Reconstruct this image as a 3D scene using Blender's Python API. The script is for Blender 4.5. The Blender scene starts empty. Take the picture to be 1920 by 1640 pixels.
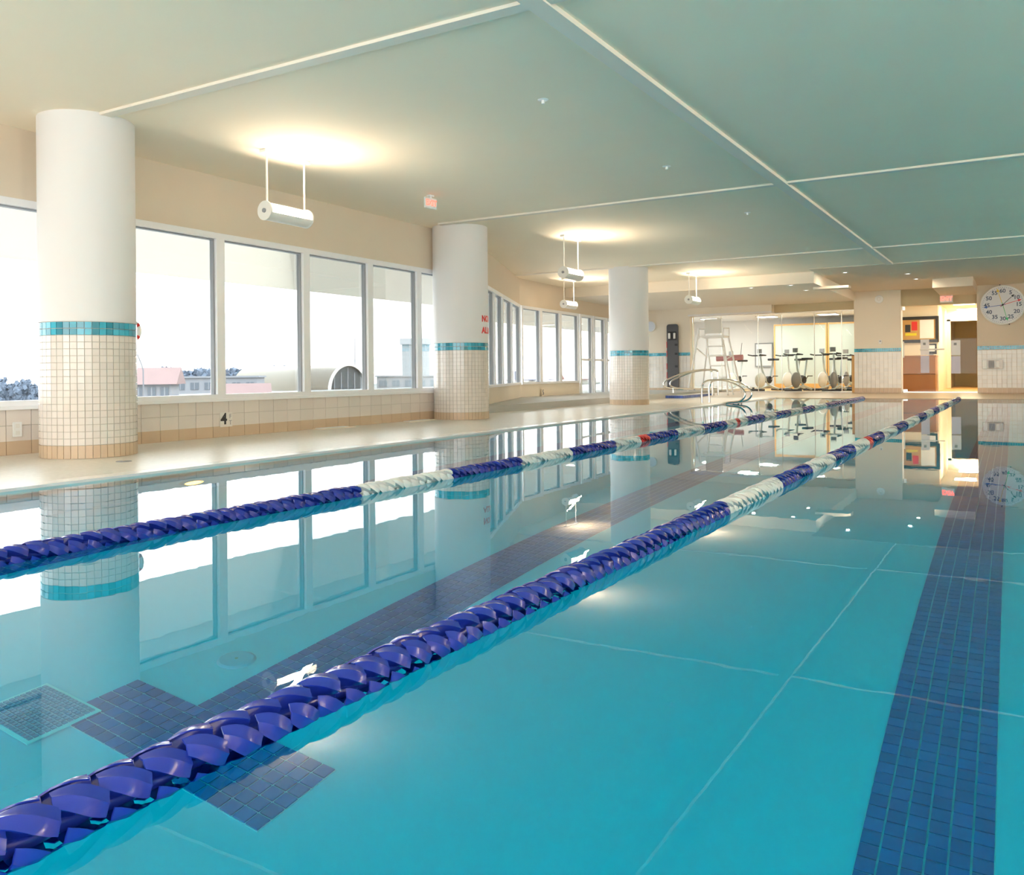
import bpy, bmesh, math, random
from mathutils import Vector, Matrix
random.seed(4)
PI = math.pi
S = bpy.context.scene
COL = S.collection

# ------------------------------------------------------------------ camera, world, exposure
TH = math.atan(940 / 1600.0)
ROLL = 0.0095
cam_d = bpy.data.cameras.new('camera')
cam_d.sensor_width = 36.0
cam_d.sensor_fit = 'HORIZONTAL'
cam_d.lens = 36.0 * 1600 / 1920
cam_d.shift_y = -119.0 / 1920
cam_d.clip_start = 0.02
cam_d.clip_end = 2000
cam = bpy.data.objects.new('camera', cam_d)
COL.objects.link(cam)
cam.matrix_world = (Matrix.Translation((0, 0, 0.69)) @ Matrix.Rotation(TH, 4, 'Z')
                    @ Matrix.Rotation(PI / 2, 4, 'X') @ Matrix.Rotation(-ROLL, 4, 'Z'))
S.camera = cam

w = bpy.data.worlds.new('world')
S.world = w
w.use_nodes = True
nt = w.node_tree
nt.nodes.clear()
wo = nt.nodes.new('ShaderNodeOutputWorld')
bg = nt.nodes.new('ShaderNodeBackground')
tc = nt.nodes.new('ShaderNodeTexCoord')
sx = nt.nodes.new('ShaderNodeSeparateXYZ')
cr = nt.nodes.new('ShaderNodeValToRGB')
cr.color_ramp.elements[0].position = 0.0
cr.color_ramp.elements[0].color = (1.0, 0.985, 0.95, 1)
cr.color_ramp.elements[1].position = 0.6
cr.color_ramp.elements[1].color = (0.80, 0.90, 1.0, 1)
nt.links.new(tc.outputs['Generated'], sx.inputs[0])
nt.links.new(sx.outputs['Z'], cr.inputs[0])
nt.links.new(cr.outputs[0], bg.inputs['Color'])
bg.inputs['Strength'].default_value = 2.05
nt.links.new(bg.outputs[0], wo.inputs[0])

sun_d = bpy.data.lights.new('sun', 'SUN')
sun_d.energy = 0.6
sun_d.angle = 0.01
sun_d.color = (1.0, 0.95, 0.86)
sun_o = bpy.data.objects.new('sun', sun_d)
COL.objects.link(sun_o)
sun_o.rotation_euler = Vector((0.62, -0.42, -0.66)).to_track_quat('-Z', 'Y').to_euler()
S.view_settings.view_transform = 'Standard'
S.view_settings.look = 'None'
S.view_settings.gamma = 1
S.view_settings.use_curve_mapping = False
S.view_settings.exposure = 1.78
cy = S.cycles
cy.max_bounces = 14
cy.diffuse_bounces = 6
cy.glossy_bounces = 6
cy.transmission_bounces = 8
cy.transparent_max_bounces = 16
cy.caustics_refractive = True
cy.caustics_reflective = False
cy.sample_clamp_indirect = 8
cy.use_denoising = True
LAMP_W = 3.6
POOL_W = 2.0


def area_light(name, loc, size, power, color, direction=(0, 0, -1), size_y=None):
    d = bpy.data.lights.new(name, 'AREA')
    d.energy = power
    d.color = color
    d.size = size
    if size_y:
        d.shape = 'RECTANGLE'
        d.size_y = size_y
    o = bpy.data.objects.new(name, d)
    COL.objects.link(o)
    o.location = loc
    o.rotation_euler = Vector(direction).to_track_quat('-Z', 'Y').to_euler()
    return o


# ------------------------------------------------------------------ materials
def mat(name, col, rough=0.6, spec=0.5, metal=0.0, noise=0.0, nscale=8.0, bump=0.0, bscale=60.0,
        emit=None, estr=0.0, coat=0.0):
    m = bpy.data.materials.new(name)
    m.use_nodes = True
    t = m.node_tree
    b = t.nodes['Principled BSDF']
    b.inputs['Base Color'].default_value = (*col, 1)
    b.inputs['Roughness'].default_value = rough
    b.inputs['Specular IOR Level'].default_value = spec
    b.inputs['Metallic'].default_value = metal
    b.inputs['Coat Weight'].default_value = coat
    if emit:
        b.inputs['Emission Color'].default_value = (*emit, 1)
        b.inputs['Emission Strength'].default_value = estr
    if noise or bump:
        g = t.nodes.new('ShaderNodeNewGeometry')
    if noise:
        n = t.nodes.new('ShaderNodeTexNoise')
        n.inputs['Scale'].default_value = nscale
        n.inputs['Detail'].default_value = 4
        t.links.new(g.outputs['Position'], n.inputs['Vector'])
        mx = t.nodes.new('ShaderNodeMix')
        mx.data_type = 'RGBA'
        mx.inputs['A'].default_value = (*[c * (1 - noise) for c in col], 1)
        mx.inputs['B'].default_value = (*[min(1, c * (1 + noise)) for c in col], 1)
        t.links.new(n.outputs['Fac'], mx.inputs['Factor'])
        t.links.new(mx.outputs['Result'], b.inputs['Base Color'])
    if bump:
        n2 = t.nodes.new('ShaderNodeTexNoise')
        n2.inputs['Scale'].default_value = bscale
        t.links.new(g.outputs['Position'], n2.inputs['Vector'])
        bp = t.nodes.new('ShaderNodeBump')
        bp.inputs['Strength'].default_value = bump
        bp.inputs['Distance'].default_value = 0.002
        t.links.new(n2.outputs['Fac'], bp.inputs['Height'])
        t.links.new(bp.outputs['Normal'], b.inputs['Normal'])
    return m


def tile_mat(name, col, var=0.12, rough=0.15):
    """glazed tile: every object (or piece) a slightly different shade"""
    m = mat(name, col, rough=rough)
    t = m.node_tree
    b = t.nodes['Principled BSDF']
    oi = t.nodes.new('ShaderNodeObjectInfo')
    g = t.nodes.new('ShaderNodeNewGeometry')
    ad = t.nodes.new('ShaderNodeMath'); ad.operation = 'ADD'
    fr = t.nodes.new('ShaderNodeMath'); fr.operation = 'FRACT'
    t.links.new(oi.outputs['Random'], ad.inputs[0])
    t.links.new(g.outputs['Random Per Island'], ad.inputs[1])
    t.links.new(ad.outputs[0], fr.inputs[0])
    mx = t.nodes.new('ShaderNodeMix'); mx.data_type = 'RGBA'
    mx.inputs['A'].default_value = (*[c * (1 - var) for c in col], 1)
    mx.inputs['B'].default_value = (*[min(1, c * (1 + var)) for c in col], 1)
    t.links.new(fr.outputs[0], mx.inputs['Factor'])
    t.links.new(mx.outputs['Result'], b.inputs['Base Color'])
    return m


def mosaic_mat(name, c1, c2, cm, size, rough=0.3):
    m = mat(name, c1, rough=rough)
    t = m.node_tree
    b = t.nodes['Principled BSDF']
    g = t.nodes.new('ShaderNodeNewGeometry')
    br = t.nodes.new('ShaderNodeTexBrick')
    br.offset = 0
    br.inputs['Color1'].default_value = (*c1, 1)
    br.inputs['Color2'].default_value = (*c2, 1)
    br.inputs['Mortar'].default_value = (*cm, 1)
    br.inputs['Scale'].default_value = 1.0
    br.inputs['Mortar Size'].default_value = size * 0.05
    br.inputs['Brick Width'].default_value = size
    br.inputs['Row Height'].default_value = size
    t.links.new(g.outputs['Position'], br.inputs['Vector'])
    t.links.new(br.outputs['Color'], b.inputs['Base Color'])
    bp = t.nodes.new('ShaderNodeBump')
    bp.inputs['Strength'].default_value = 0.3
    bp.inputs['Distance'].default_value = 0.001
    t.links.new(br.outputs['Fac'], bp.inputs['Height'])
    bp.invert = True
    t.links.new(bp.outputs['Normal'], b.inputs['Normal'])
    return m


def glass_mat(name, tint=(0.93, 0.96, 0.96), refl=1.0):
    m = bpy.data.materials.new(name)
    m.use_nodes = True
    t = m.node_tree
    t.nodes.clear()
    o = t.nodes.new('ShaderNodeOutputMaterial')
    mx = t.nodes.new('ShaderNodeMixShader')
    tr = t.nodes.new('ShaderNodeBsdfTransparent')
    gl = t.nodes.new('ShaderNodeBsdfGlossy')
    fr = t.nodes.new('ShaderNodeFresnel')
    mu = t.nodes.new('ShaderNodeMath'); mu.operation = 'MULTIPLY'
    mu.inputs[1].default_value = refl
    tr.inputs[0].default_value = (*tint, 1)
    gl.inputs['Roughness'].default_value = 0.0
    fr.inputs['IOR'].default_value = 1.4
    t.links.new(fr.outputs[0], mu.inputs[0])
    t.links.new(mu.outputs[0], mx.inputs[0])
    t.links.new(tr.outputs[0], mx.inputs[1])
    t.links.new(gl.outputs[0], mx.inputs[2])
    t.links.new(mx.outputs[0], o.inputs[0])
    return m


def water_mat():
    m = bpy.data.materials.new('pool_water')
    m.use_nodes = True
    t = m.node_tree
    b = t.nodes['Principled BSDF']
    b.inputs['Base Color'].default_value = (0.008, 0.84, 1.0, 1)
    b.inputs['Roughness'].default_value = 0.0
    b.inputs['IOR'].default_value = 1.333
    b.inputs['Transmission Weight'].default_value = 1.0
    g = t.nodes.new('ShaderNodeNewGeometry')
    n = t.nodes.new('ShaderNodeTexNoise')
    n.inputs['Scale'].default_value = 3.0
    n.inputs['Detail'].default_value = 3
    n.inputs['Roughness'].default_value = 0.5
    t.links.new(g.outputs['Position'], n.inputs['Vector'])
    bp = t.nodes.new('ShaderNodeBump')
    bp.inputs['Strength'].default_value = 0.35
    bp.inputs['Distance'].default_value = 0.0009
    t.links.new(n.outputs['Fac'], bp.inputs['Height'])
    t.links.new(bp.outputs['Normal'], b.inputs['Normal'])
    return m


M = dict(
    ceiling=mat('ceiling_paint', (0.98, 0.87, 0.70), 0.8, 0.2, noise=0.02, nscale=2),
    beam=mat('beam_paint', (0.86, 0.80, 0.71), 0.7, 0.2),
    beige=mat('beige_paint', (0.74, 0.64, 0.52), 0.8, 0.2, noise=0.02, nscale=3),
    tan=mat('tan_paint', (0.60, 0.50, 0.32), 0.8, 0.2, noise=0.02, nscale=3),
    cream=mat('cream_paint', (0.86, 0.78, 0.66), 0.8, 0.2, noise=0.02, nscale=3),
    white=mat('white_plaster', (0.80, 0.785, 0.79), 0.6, 0.3, noise=0.01, nscale=4),
    alu=mat('window_aluminium', (0.88, 0.89, 0.92), 0.35, 0.5, metal=0.0),
    deck=mosaic_mat('deck_mosaic', (0.84, 0.80, 0.73), (0.76, 0.72, 0.65), (0.66, 0.63, 0.57), 0.025, 0.30),
    tandeck=mosaic_mat('tan_deck_mosaic', (0.66, 0.50, 0.32), (0.60, 0.45, 0.29), (0.5, 0.4, 0.28), 0.05, 0.3),
    lip=mat('pool_lip_tile', (0.90, 0.90, 0.90), 0.2),
    plaster=mat('pool_plaster', (0.03, 0.60, 0.82), 0.6, 0.3, noise=0.02, nscale=2),
    joint=mat('pool_joint', (0.36, 0.82, 0.92), 0.6, 0.3),
    water=water_mat(),
    lane_tile=tile_mat('blue_lane_tile', (0.0, 0.13, 0.42), 0.15, 0.25),
    lane_grout=mat('lane_grout', (0.42, 0.62, 0.75), 0.7),
    aqua_tile=tile_mat('aqua_tile', (0.04, 0.36, 0.50), 0.3, 0.1),
    cream_tile=tile_mat('cream_glazed_tile', (0.78, 0.72, 0.67), 0.035, 0.12),
    white_tile=tile_mat('white_glazed_tile', (0.82, 0.79, 0.74), 0.04, 0.15),
    tan_tile=tile_mat('tan_glazed_tile', (0.64, 0.49, 0.35), 0.03, 0.25),
    grout=mat('grout', (0.58, 0.53, 0.47), 0.8),
    glass=glass_mat('window_glass', (0.95, 0.97, 0.97), 0.6),
    iglass=glass_mat('interior_glass', (0.92, 0.96, 0.95), 0.3),
    blue=mat('blue_plastic', (0.010, 0.028, 0.32), 0.22, 0.5, coat=0.3),
    wplastic=mat('white_plastic', (0.86, 0.87, 0.86), 0.3, 0.5),
    gplastic=mat('grey_plastic', (0.30, 0.31, 0.33), 0.5),
    red=mat('red_plastic', (0.75, 0.03, 0.03), 0.3),
    steel=mat('stainless_steel', (0.72, 0.71, 0.68), 0.18, 0.5, metal=1.0),
    brushed=mat('brushed_steel', (0.42, 0.38, 0.33), 0.35, 0.5, metal=0.6),
    black=mat('black_rubber', (0.02, 0.02, 0.025), 0.5),
    dark=mat('dark_grey_board', (0.10, 0.10, 0.11), 0.5),
    wood=mat('brown_wood', (0.36, 0.15, 0.04), 0.4, noise=0.15, nscale=6),
    lwood=mat('light_wood', (0.62, 0.36, 0.12), 0.4, noise=0.1, nscale=6),
    paper=mat('paper', (0.85, 0.85, 0.88), 0.7),
    lampw=mat('white_enamel', (0.80, 0.79, 0.75), 0.35),
    lampglow=mat('lamp_glow', (1, 1, 1), 0.5, emit=(1.0, 0.86, 0.62), estr=9.0),
    downlight=mat('downlight_glow', (1, 1, 1), 0.5, emit=(1.0, 0.93, 0.8), estr=2.5),
    signred=mat('sign_red_letters', (0.9, 0.08, 0.06), 0.5, emit=(1.0, 0.12, 0.08), estr=0.9),
    terrace=mat('terrace_roof', (0.52, 0.52, 0.50), 0.8, noise=0.05, nscale=0.5),
    canopy=mat('canopy_render', (0.70, 0.67, 0.61), 0.8, noise=0.02),
    land=mat('far_ground', (0.16, 0.17, 0.16), 0.9, noise=0.2, nscale=0.05),
    foliage=mat('distant_foliage', (0.10, 0.125, 0.165), 0.9, noise=0.3, nscale=0.3),
    metalroof=mat('curved_metal_roof', (0.115, 0.096, 0.062), 0.4, noise=0.06, nscale=0.4),
    hangarface=mat('hangar_end_face', (0.045, 0.06, 0.068), 0.6, noise=0.2, nscale=0.8),
    bwall=mat('far_building_wall', (0.17, 0.175, 0.19), 0.8),
    bdark=mat('far_window_dark', (0.055, 0.07, 0.09), 0.3),
    redroof=mat('red_clay_roof', (0.15, 0.092, 0.085), 0.8, noise=0.1, nscale=1),
    flag_red=mat('red_paint', (0.20, 0.06, 0.06), 0.6),
    flag_blue=mat('blue_paint', (0.06, 0.08, 0.18), 0.6),
)


# ------------------------------------------------------------------ mesh helpers
class MB:
    def __init__(self):
        self.v = []; self.f = []

    def add(self, vs, fs):
        n = len(self.v)
        self.v += [tuple(p) for p in vs]
        self.f += [tuple(i + n for i in f) for f in fs]
        return self

    def box(self, x0, x1, y0, y1, z0, z1, bev=0.0):
        vs = [(x0, y0, z0), (x1, y0, z0), (x1, y1, z0), (x0, y1, z0),
              (x0, y0, z1), (x1, y0, z1), (x1, y1, z1), (x0, y1, z1)]
        return self.add(vs, [(0, 3, 2, 1), (4, 5, 6, 7), (0, 1, 5, 4), (1, 2, 6, 5), (2, 3, 7, 6), (3, 0, 4, 7)])

    def prism(self, poly, z0, z1):
        n = len(poly)
        vs = [(x, y, z0) for x, y in poly] + [(x, y, z1) for x, y in poly]
        fs = [tuple(reversed(range(n))), tuple(range(n, 2 * n))]
        fs += [(i, (i + 1) % n, n + (i + 1) % n, n + i) for i in range(n)]
        return self.add(vs, fs)

    def lathe(self, prof, seg=32, axis='Z', c=(0, 0, 0), a0=0, a1=2 * PI):
        full = abs(a1 - a0 - 2 * PI) < 1e-6
        ns = seg if full else seg + 1
        vs = []
        for k in range(ns):
            a = a0 + (a1 - a0) * k / seg
            for r, h in prof:
                p = (r * math.cos(a), r * math.sin(a), h)
                if axis == 'Y': p = (p[0], p[2], p[1])
                if axis == 'X': p = (p[2], p[0], p[1])
                vs.append((p[0] + c[0], p[1] + c[1], p[2] + c[2]))
        n = len(prof); fs = []
        for k in range(seg):
            k2 = (k + 1) % ns
            for i in range(n - 1):
                fs.append((k * n + i, k2 * n + i, k2 * n + i + 1, k * n + i + 1))
        return self.add(vs, fs)

    def tube(self, pts, r, seg=8, closed=False):
        pts = [Vector(p) for p in pts]
        n = len(pts); vs = []; fs = []
        up = Vector((0, 0, 1))
        prev = None
        for i, p in enumerate(pts):
            if closed:
                t = (pts[(i + 1) % n] - pts[i - 1]).normalized()
            else:
                t = (pts[min(i + 1, n - 1)] - pts[max(i - 1, 0)]).normalized()
            if prev is None:
                a = t.cross(up)
                if a.length < 1e-3: a = t.cross(Vector((1, 0, 0)))
            else:
                a = prev - t * prev.dot(t)
            a.normalize(); prev = a
            b = t.cross(a)
            for k in range(seg):
                q = 2 * PI * k / seg
                vs.append(p + (a * math.cos(q) + b * math.sin(q)) * r)
        m = n if closed else n - 1
        for i in range(m):
            j = (i + 1) % n
            for k in range(seg):
                k2 = (k + 1) % seg
                fs.append((i * seg + k, i * seg + k2, j * seg + k2, j * seg + k))
        if not closed:
            fs.append(tuple(reversed(range(seg))))
            fs.append(tuple(range((n - 1) * seg, n * seg)))
        return self.add(vs, fs)

    def build(self, name, m, parent=None, smooth=False, bevel=0.0, loc=None):
        me = bpy.data.meshes.new(name)
        me.from_pydata(self.v, [], self.f)
        me.materials.append(m)
        bm = bmesh.new(); bm.from_mesh(me)
        bmesh.ops.recalc_face_normals(bm, faces=bm.faces)
        if bevel:
            bmesh.ops.bevel(bm, geom=list(bm.edges), offset=bevel, segments=2, affect='EDGES', profile=0.7)
        bm.to_mesh(me); bm.free()
        if smooth:
            for p in me.polygons: p.use_smooth = True
            try:
                me.set_sharp_from_angle(angle=math.radians(40))
            except Exception:
                pass
        o = bpy.data.objects.new(name, me)
        COL.objects.link(o)
        if parent: o.parent = parent
        if loc: o.location = loc
        return o


def arc(cx, cy, r, a0, a1, n=8):
    return [(cx + r * math.cos(a0 + (a1 - a0) * i / n), cy + r * math.sin(a0 + (a1 - a0) * i / n)) for i in range(n + 1)]


def thing(name, label, cat, loc=(0, 0, 0), rz=0, group=None):
    o = bpy.data.objects.new(name, None)
    o.empty_display_size = 0.1
    COL.objects.link(o)
    o.location = loc; o.rotation_euler = (0, 0, rz)
    o['label'] = label; o['category'] = cat
    if group: o['group'] = group
    return o


def tag(o, label, cat, group=None):
    o['label'] = label; o['category'] = cat
    if group: o['group'] = group
    return o


def structure(o, label=None):
    o['kind'] = 'structure'
    if label: o['label'] = label
    return o


def inst(name, me, parent, loc, rot=(0, 0, 0)):
    o = bpy.data.objects.new(name, me)
    COL.objects.link(o)
    o.parent = parent; o.location = loc; o.rotation_euler = rot
    return o


def copy_tree(o, parent=None):
    c = o.copy(); COL.objects.link(c); c.parent = parent
    for ch in list(o.children): copy_tree(ch, c)
    return c


def mesh_box(name, sx, sy, sz, m, bev=0.0):
    """box mesh centred on its base, for shared pieces"""
    o = MB().box(-sx / 2, sx / 2, -sy / 2, sy / 2, 0, sz).build(name, m, bevel=bev)
    me = o.data
    bpy.data.objects.remove(o)
    return me


def text_obj(name, s, size, m, parent, matrix, extrude=0.001, bend=None, align='CENTER', offset=0.0):
    cu = bpy.data.curves.new(name, 'FONT')
    cu.body = s; cu.size = size; cu.extrude = extrude
    cu.align_x = align; cu.align_y = 'CENTER'; cu.offset = offset
    cu.resolution_u = 3
    tmp = bpy.data.objects.new('tmp', cu)
    COL.objects.link(tmp)
    dg = bpy.context.evaluated_depsgraph_get()
    me = bpy.data.meshes.new_from_object(tmp.evaluated_get(dg))
    bpy.data.objects.remove(tmp)
    if bend:
        R, a0 = bend
        for v in me.vertices:
            a = a0 + v.co.x / R
            rr = R + v.co.z
            v.co = (rr * math.cos(a), rr * math.sin(a), v.co.y)
    me.materials.clear(); me.materials.append(m)
    o = bpy.data.objects.new(name, me)
    COL.objects.link(o)
    if parent: o.parent = parent
    o.matrix_local = matrix
    return o


DECK, CEIL, LEDGE = 0.090, 2.68, 0.14
W = 0.080          # water level
WX = -6.8
B2, C2 = (WX, 10.4), (-8.85, 15.4)
D2 = (-9.0, 18.5)
E2 = (-9.3, 23.0)
POOL = (-4.73, 5.66, -0.35, 19.9)

# ------------------------------------------------------------------ pool and deck
x0, x1, y0, y1 = POOL
deck = MB()
deck.prism([(-6.95, -3.2), (x0, -3.2), (x0, y1), (-9.6, y1), (-9.2, 15.3), (-6.95, 10.4)], -0.3, DECK)
deck.prism([(x0, -3.2), (9.2, -3.2), (9.2, y0), (x0, y0)], -0.3, DECK)
deck.prism([(x1, y0), (9.2, y0), (9.2, y1), (x1, y1)], -0.3, DECK)
structure(deck.build('floor', M['deck']))
structure(MB().box(x0 - .10, x0 + .035, y0, y1, -0.1, DECK + 0.006).build('trim_1', M['lip']), 'pale tiled pool edge along window side')
fd = MB().add([(-9.6, y1, -.3), (9.2, y1, -.3), (9.2, 23.3, -.3), (-9.6, 23.3, -.3), (-9.6, y1, DECK), (9.2, y1, DECK), (9.2, 23.3, LEDGE), (-9.6, 23.3, LEDGE)],
              [(0, 3, 2, 1), (4, 5, 6, 7), (0, 1, 5, 4), (1, 2, 6, 5), (2, 3, 7, 6), (3, 0, 4, 7)])
structure(fd.build('floor_far', M['tandeck']), 'tan tiled deck beyond the far end of the pool')
sh = MB()
D = W - 1.06
sh.box(x0 - .2, x1 + .2, y0 - .2, y1 + .2, D - .2, D)
sh.box(x0 - .2, x0, y0, y1, D, DECK - .02)
sh.box(x1, x1 + .2, y0, y1, D, DECK - .01)
sh.box(x0 - .2, x1 + .2, y0 - .2, y0, D, DECK - .01)
sh.box(x0 - .2, x1 + .2, y1, y1 + .2, D, DECK - .02)
structure(sh.build('pool_basin', M['plaster']))
water = MB().add([(x0, y0, W), (x1, y0, W), (x1, y1, W), (x0, y1, W)], [(0, 1, 2, 3)]).build('water', M['water'])
structure(water, 'calm clear turquoise pool water')

# lane lines: blue tiles set on the pool floor
TP = 0.046
tile_me = mesh_box('tile', TP - .005, TP - .005, 0.006, M['lane_tile'])


def lane_line(cx, ys, ye, label, cross=None, n_single=300):
    t = thing('lane_line', label, 'lane line', (cx, ys, D))
    n = 6
    L = ye - ys
    g = MB().box(-n * TP / 2, n * TP / 2, 0, L, -0.001, 0.003)
    if cross:
        g.box(-9 * TP, 9 * TP, -n * TP + .0, 0, -0.001, 0.003)
    g.build('grout_bed', M['lane_grout'], t)
    k = 0
    if cross:
        for j in range(6):
            for i in range(18):
                inst('tile', tile_me, t, ((i - 8.5) * TP, -(j + .5) * TP, 0.002)); k += 1
    rows = int(L / TP)
    rest = MB()
    for j in range(rows):
        for i in range(n):
            x, y = (i - 2.5) * TP, (j + .5) * TP
            if k < n_single:
                inst('tile', tile_me, t, (x, y, 0.002)); k += 1
            else:
                h = (TP - .005) / 2
                rest.box(x - h, x + h, y - h, y + h, 0.002, 0.008)
    o = rest.build('tile_field', M['lane_tile'], t)
    o['kind'] = 'stuff'
    return t


lane_line(-0.181, 1.24, 18.6, 'dark blue tiled lane line under water on the right, right of both ropes')
lane_line(-1.99, 1.73, 18.6, 'dark blue tiled lane line ending in a T, passing under the near rope', cross=True)
lane_line(-3.86, 1.73, 18.6, 'dark blue tiled lane line nearest the window side deck', cross=True, n_single=0)

# floor drain grate and inlet fitting
gr = thing('drain_grate', 'square blue drain grate with fine grid beside the T of the lane line', 'drain', (-2.46, 1.44, D + .006))
MB().box(-.137, .137, -.11, .11, 0, 0.006).build('frame', M['joint'], gr)
gm = MB()
for i in range(15):
    for j in range(12):
        x, y = -.1176 + i * .0168, -.0924 + j * .0168
        gm.box(x - .0063, x + .0063, y - .0063, y + .0063, .006, .012)
o = gm.build('grid', mat('grate_blue', (0.04, 0.30, 0.55), 0.4), gr); o['kind'] = 'stuff'
fi = thing('floor_inlet', 'round white inlet fitting on the pool floor', 'inlet', (-2.26, 2.0, D))
MB().lathe([(0.0, .012), (.055, .012), (.062, .006), (.064, 0)], 32).build('cover', mat('inlet_plastic', (.35, .5, .72), .4), fi, smooth=True)
MB().lathe([(0, .015), (.006, .015), (.006, .011)], 12).build('screw', M['gplastic'], fi)
ul = thing('underwater_light', 'small glowing orange underwater light at the foot of the window side pool wall', 'light', (x0 + .03, 3.80, -.615))
MB().lathe([(.0, .0), (.07, .0), (.075, .02), (.085, .02), (.085, -.03)], 24, axis='X').build('ring', M['steel'], ul, smooth=True)
MB().lathe([(.0, .025), (.06, .018), (.068, .01)], 24, axis='X').build('lens', mat('orange_glow', (1, .6, .3), .4, emit=(1, .035, .004), estr=70), ul, smooth=True)

def fill_pool_light(x, y, d, label, power):  # added lights in the unseen walls, to brighten the pool and ceiling
    t = thing('underwater_light', label, 'light', (x, y, -.6), math.atan2(d[1], d[0]), 'round underwater lights in the unseen pool walls')
    MB().lathe([(.085, -.03), (.11, -.03), (.11, .012), (.09, .02), (.085, .0)], 28, axis='X').build('ring', M['steel'], t, smooth=True)
    MB().lathe([(.0, .004), (.085, .0)], 28, axis='X').build('lens', M['downlight'], t, smooth=True)
    area_light('underwater_lamp', (x + d[0] * .04, y + d[1] * .04, -.6), .18, power, (.92, 1.0, .96), (d[0], d[1], .05))
for i, y in enumerate((2.2, 6.6, 11.0, 15.6)):
    fill_pool_light(x1 - .005, y, (-1, 0), 'round underwater light in the right pool wall, number %s from the near end' % ('one', 'two', 'three', 'four')[i], POOL_W)
for i, x in enumerate((-3.2, -.5, 2.6)):
    fill_pool_light(x, y0 + .005, (0, 1), ['round underwater light in the near pool wall by the window side', 'round underwater light in the near pool wall below the camera', 'round underwater light in the near pool wall towards the right'][i], POOL_W)

# ------------------------------------------------------------------ lane ropes
def float_mesh(m, name):
    """one lane rope float: a hub with three broad, slightly twisted vanes forming an open drum"""
    mb = MB()
    Rr, L, TW = 0.0455, 0.064, -0.50
    mb.lathe([(.006, -.033), (.015, -.033), (.017, 0), (.015, .033), (.006, .033)], 10, axis='Y')
    nb, rows, cols = 4, 7, 7
    for b in range(nb):
        a_base = 2 * PI * b / nb
        vs = []
        for side in (0, 1):
            for i in range(rows):
                t = i / (rows - 1)
                for j in range(cols):
                    u = j / (cols - 1)
                    half = .40 + .11 * math.sin(PI * t)
                    a = a_base + (t - .5) * TW * 2 + (u - .5) * 2 * half
                    rr = Rr * (.90 + .10 * math.sin(PI * t)) + (.0022 if .38 < u < .62 else 0) - side * .0028
                    y = (t - .5) * L + (u - .5) * .012
                    vs.append((rr * math.cos(a), y, rr * math.sin(a)))
        fs = []
        nn = rows * cols
        for i in range(rows - 1):
            for j in range(cols - 1):
                q = i * cols + j
                fs.append((q, q + 1, q + cols + 1, q + cols))
                fs.append((nn + q, nn + q + cols, nn + q + cols + 1, nn + q + 1))
        for i in range(rows - 1):
            for j in (0, cols - 1):
                q = i * cols + j
                fs.append((q, q + cols, nn + q + cols, nn + q))
        for j in range(cols - 1):
            for i in (0, rows - 1):
                q = i * cols + j
                fs.append((q, nn + q, nn + q + 1, q + 1))
        mb.add(vs, fs)
        wv = []
        for i in range(5):
            t = i / 4
            y = (t - .5) * L * .9
            a = a_base + (t - .5) * TW * 2 - .55
            for r in (.013, .028, .042):
                wv.append((r * math.cos(a + (r - .013) * 8), y, r * math.sin(a + (r - .013) * 8)))
        wf = [(i * 3 + k, i * 3 + k + 1, i * 3 + k + 4, i * 3 + k + 3) for i in range(4) for k in range(2)]
        mb.add(wv, wf)
    o = mb.build(name, m, smooth=True)
    me = o.data
    bpy.data.objects.remove(o)
    return me


F_BLUE = float_mesh(M['blue'], 'blue_float')
F_WHITE = float_mesh(M['wplastic'], 'white_float')
F_RED = float_mesh(M['red'], 'red_float')


def lane_rope(X, slope, bounds, reds, label, ys, phase, drift=0.0):
    t = thing('lane_rope', label, 'lane rope', (X, ys, W + 0.010), 0)
    t.rotation_euler = (0, 0, -math.atan(slope))
    L = (19.86 - ys)
    dx = lambda yy: -drift * math.exp(-((yy + ys - 2.6) / 2.2) ** 2)     # the rope drifts a little sideways
    MB().tube([(dx(L * i / 40), L * i / 40, 0) for i in range(41)], .004, 6).build('cable', M['steel'], t)
    pitch = 0.0676
    n = int((L - .1) / pitch)
    ph = 0
    for i in range(n):
        y = .05 + i * pitch
        Y = ys + y
        k = sum(1 for b in bounds if b * .855 < Y)
        blue = (k % 2 == 0)
        me = F_BLUE if blue else F_WHITE
        lab = 'blue float' if blue else 'white float'
        for r0, r1 in reds:
            if r0 * .855 <= Y < r1 * .855:
                me = F_RED; lab = 'red float'
        ph += phase + random.uniform(-.22, .22)
        o = inst('float', me, t, (dx(y), y, 0.002 * math.sin(i * 1.7)), (0, ph, random.uniform(-.05, .05)))
        o['label'] = lab
    return t


lane_rope(-1.12, 0.0075, [4.28, 5.33, 6.23, 7.12, 8.03, 8.95, 9.90, 10.96, 12.1, 13.5, 14.6, 15.8, 16.9, 18.0, 19.2, 20.5],
          [(8.86, 9.04)], 'nearer blue and white lane rope floating diagonally across the middle of the pool', 0.31, 0.13, 0.0)
lane_rope(-2.895, 0.0045, [3.94, 4.87, 5.84, 6.71, 7.61, 8.40, 9.39, 10.31, 11.23, 12.25, 13.21, 13.95, 14.96, 15.89, 16.97, 18.14],
          [(8.28, 8.46), (11.7, 11.9)], 'farther blue and white lane rope floating on the window side', 0.55, 0.35)

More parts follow.
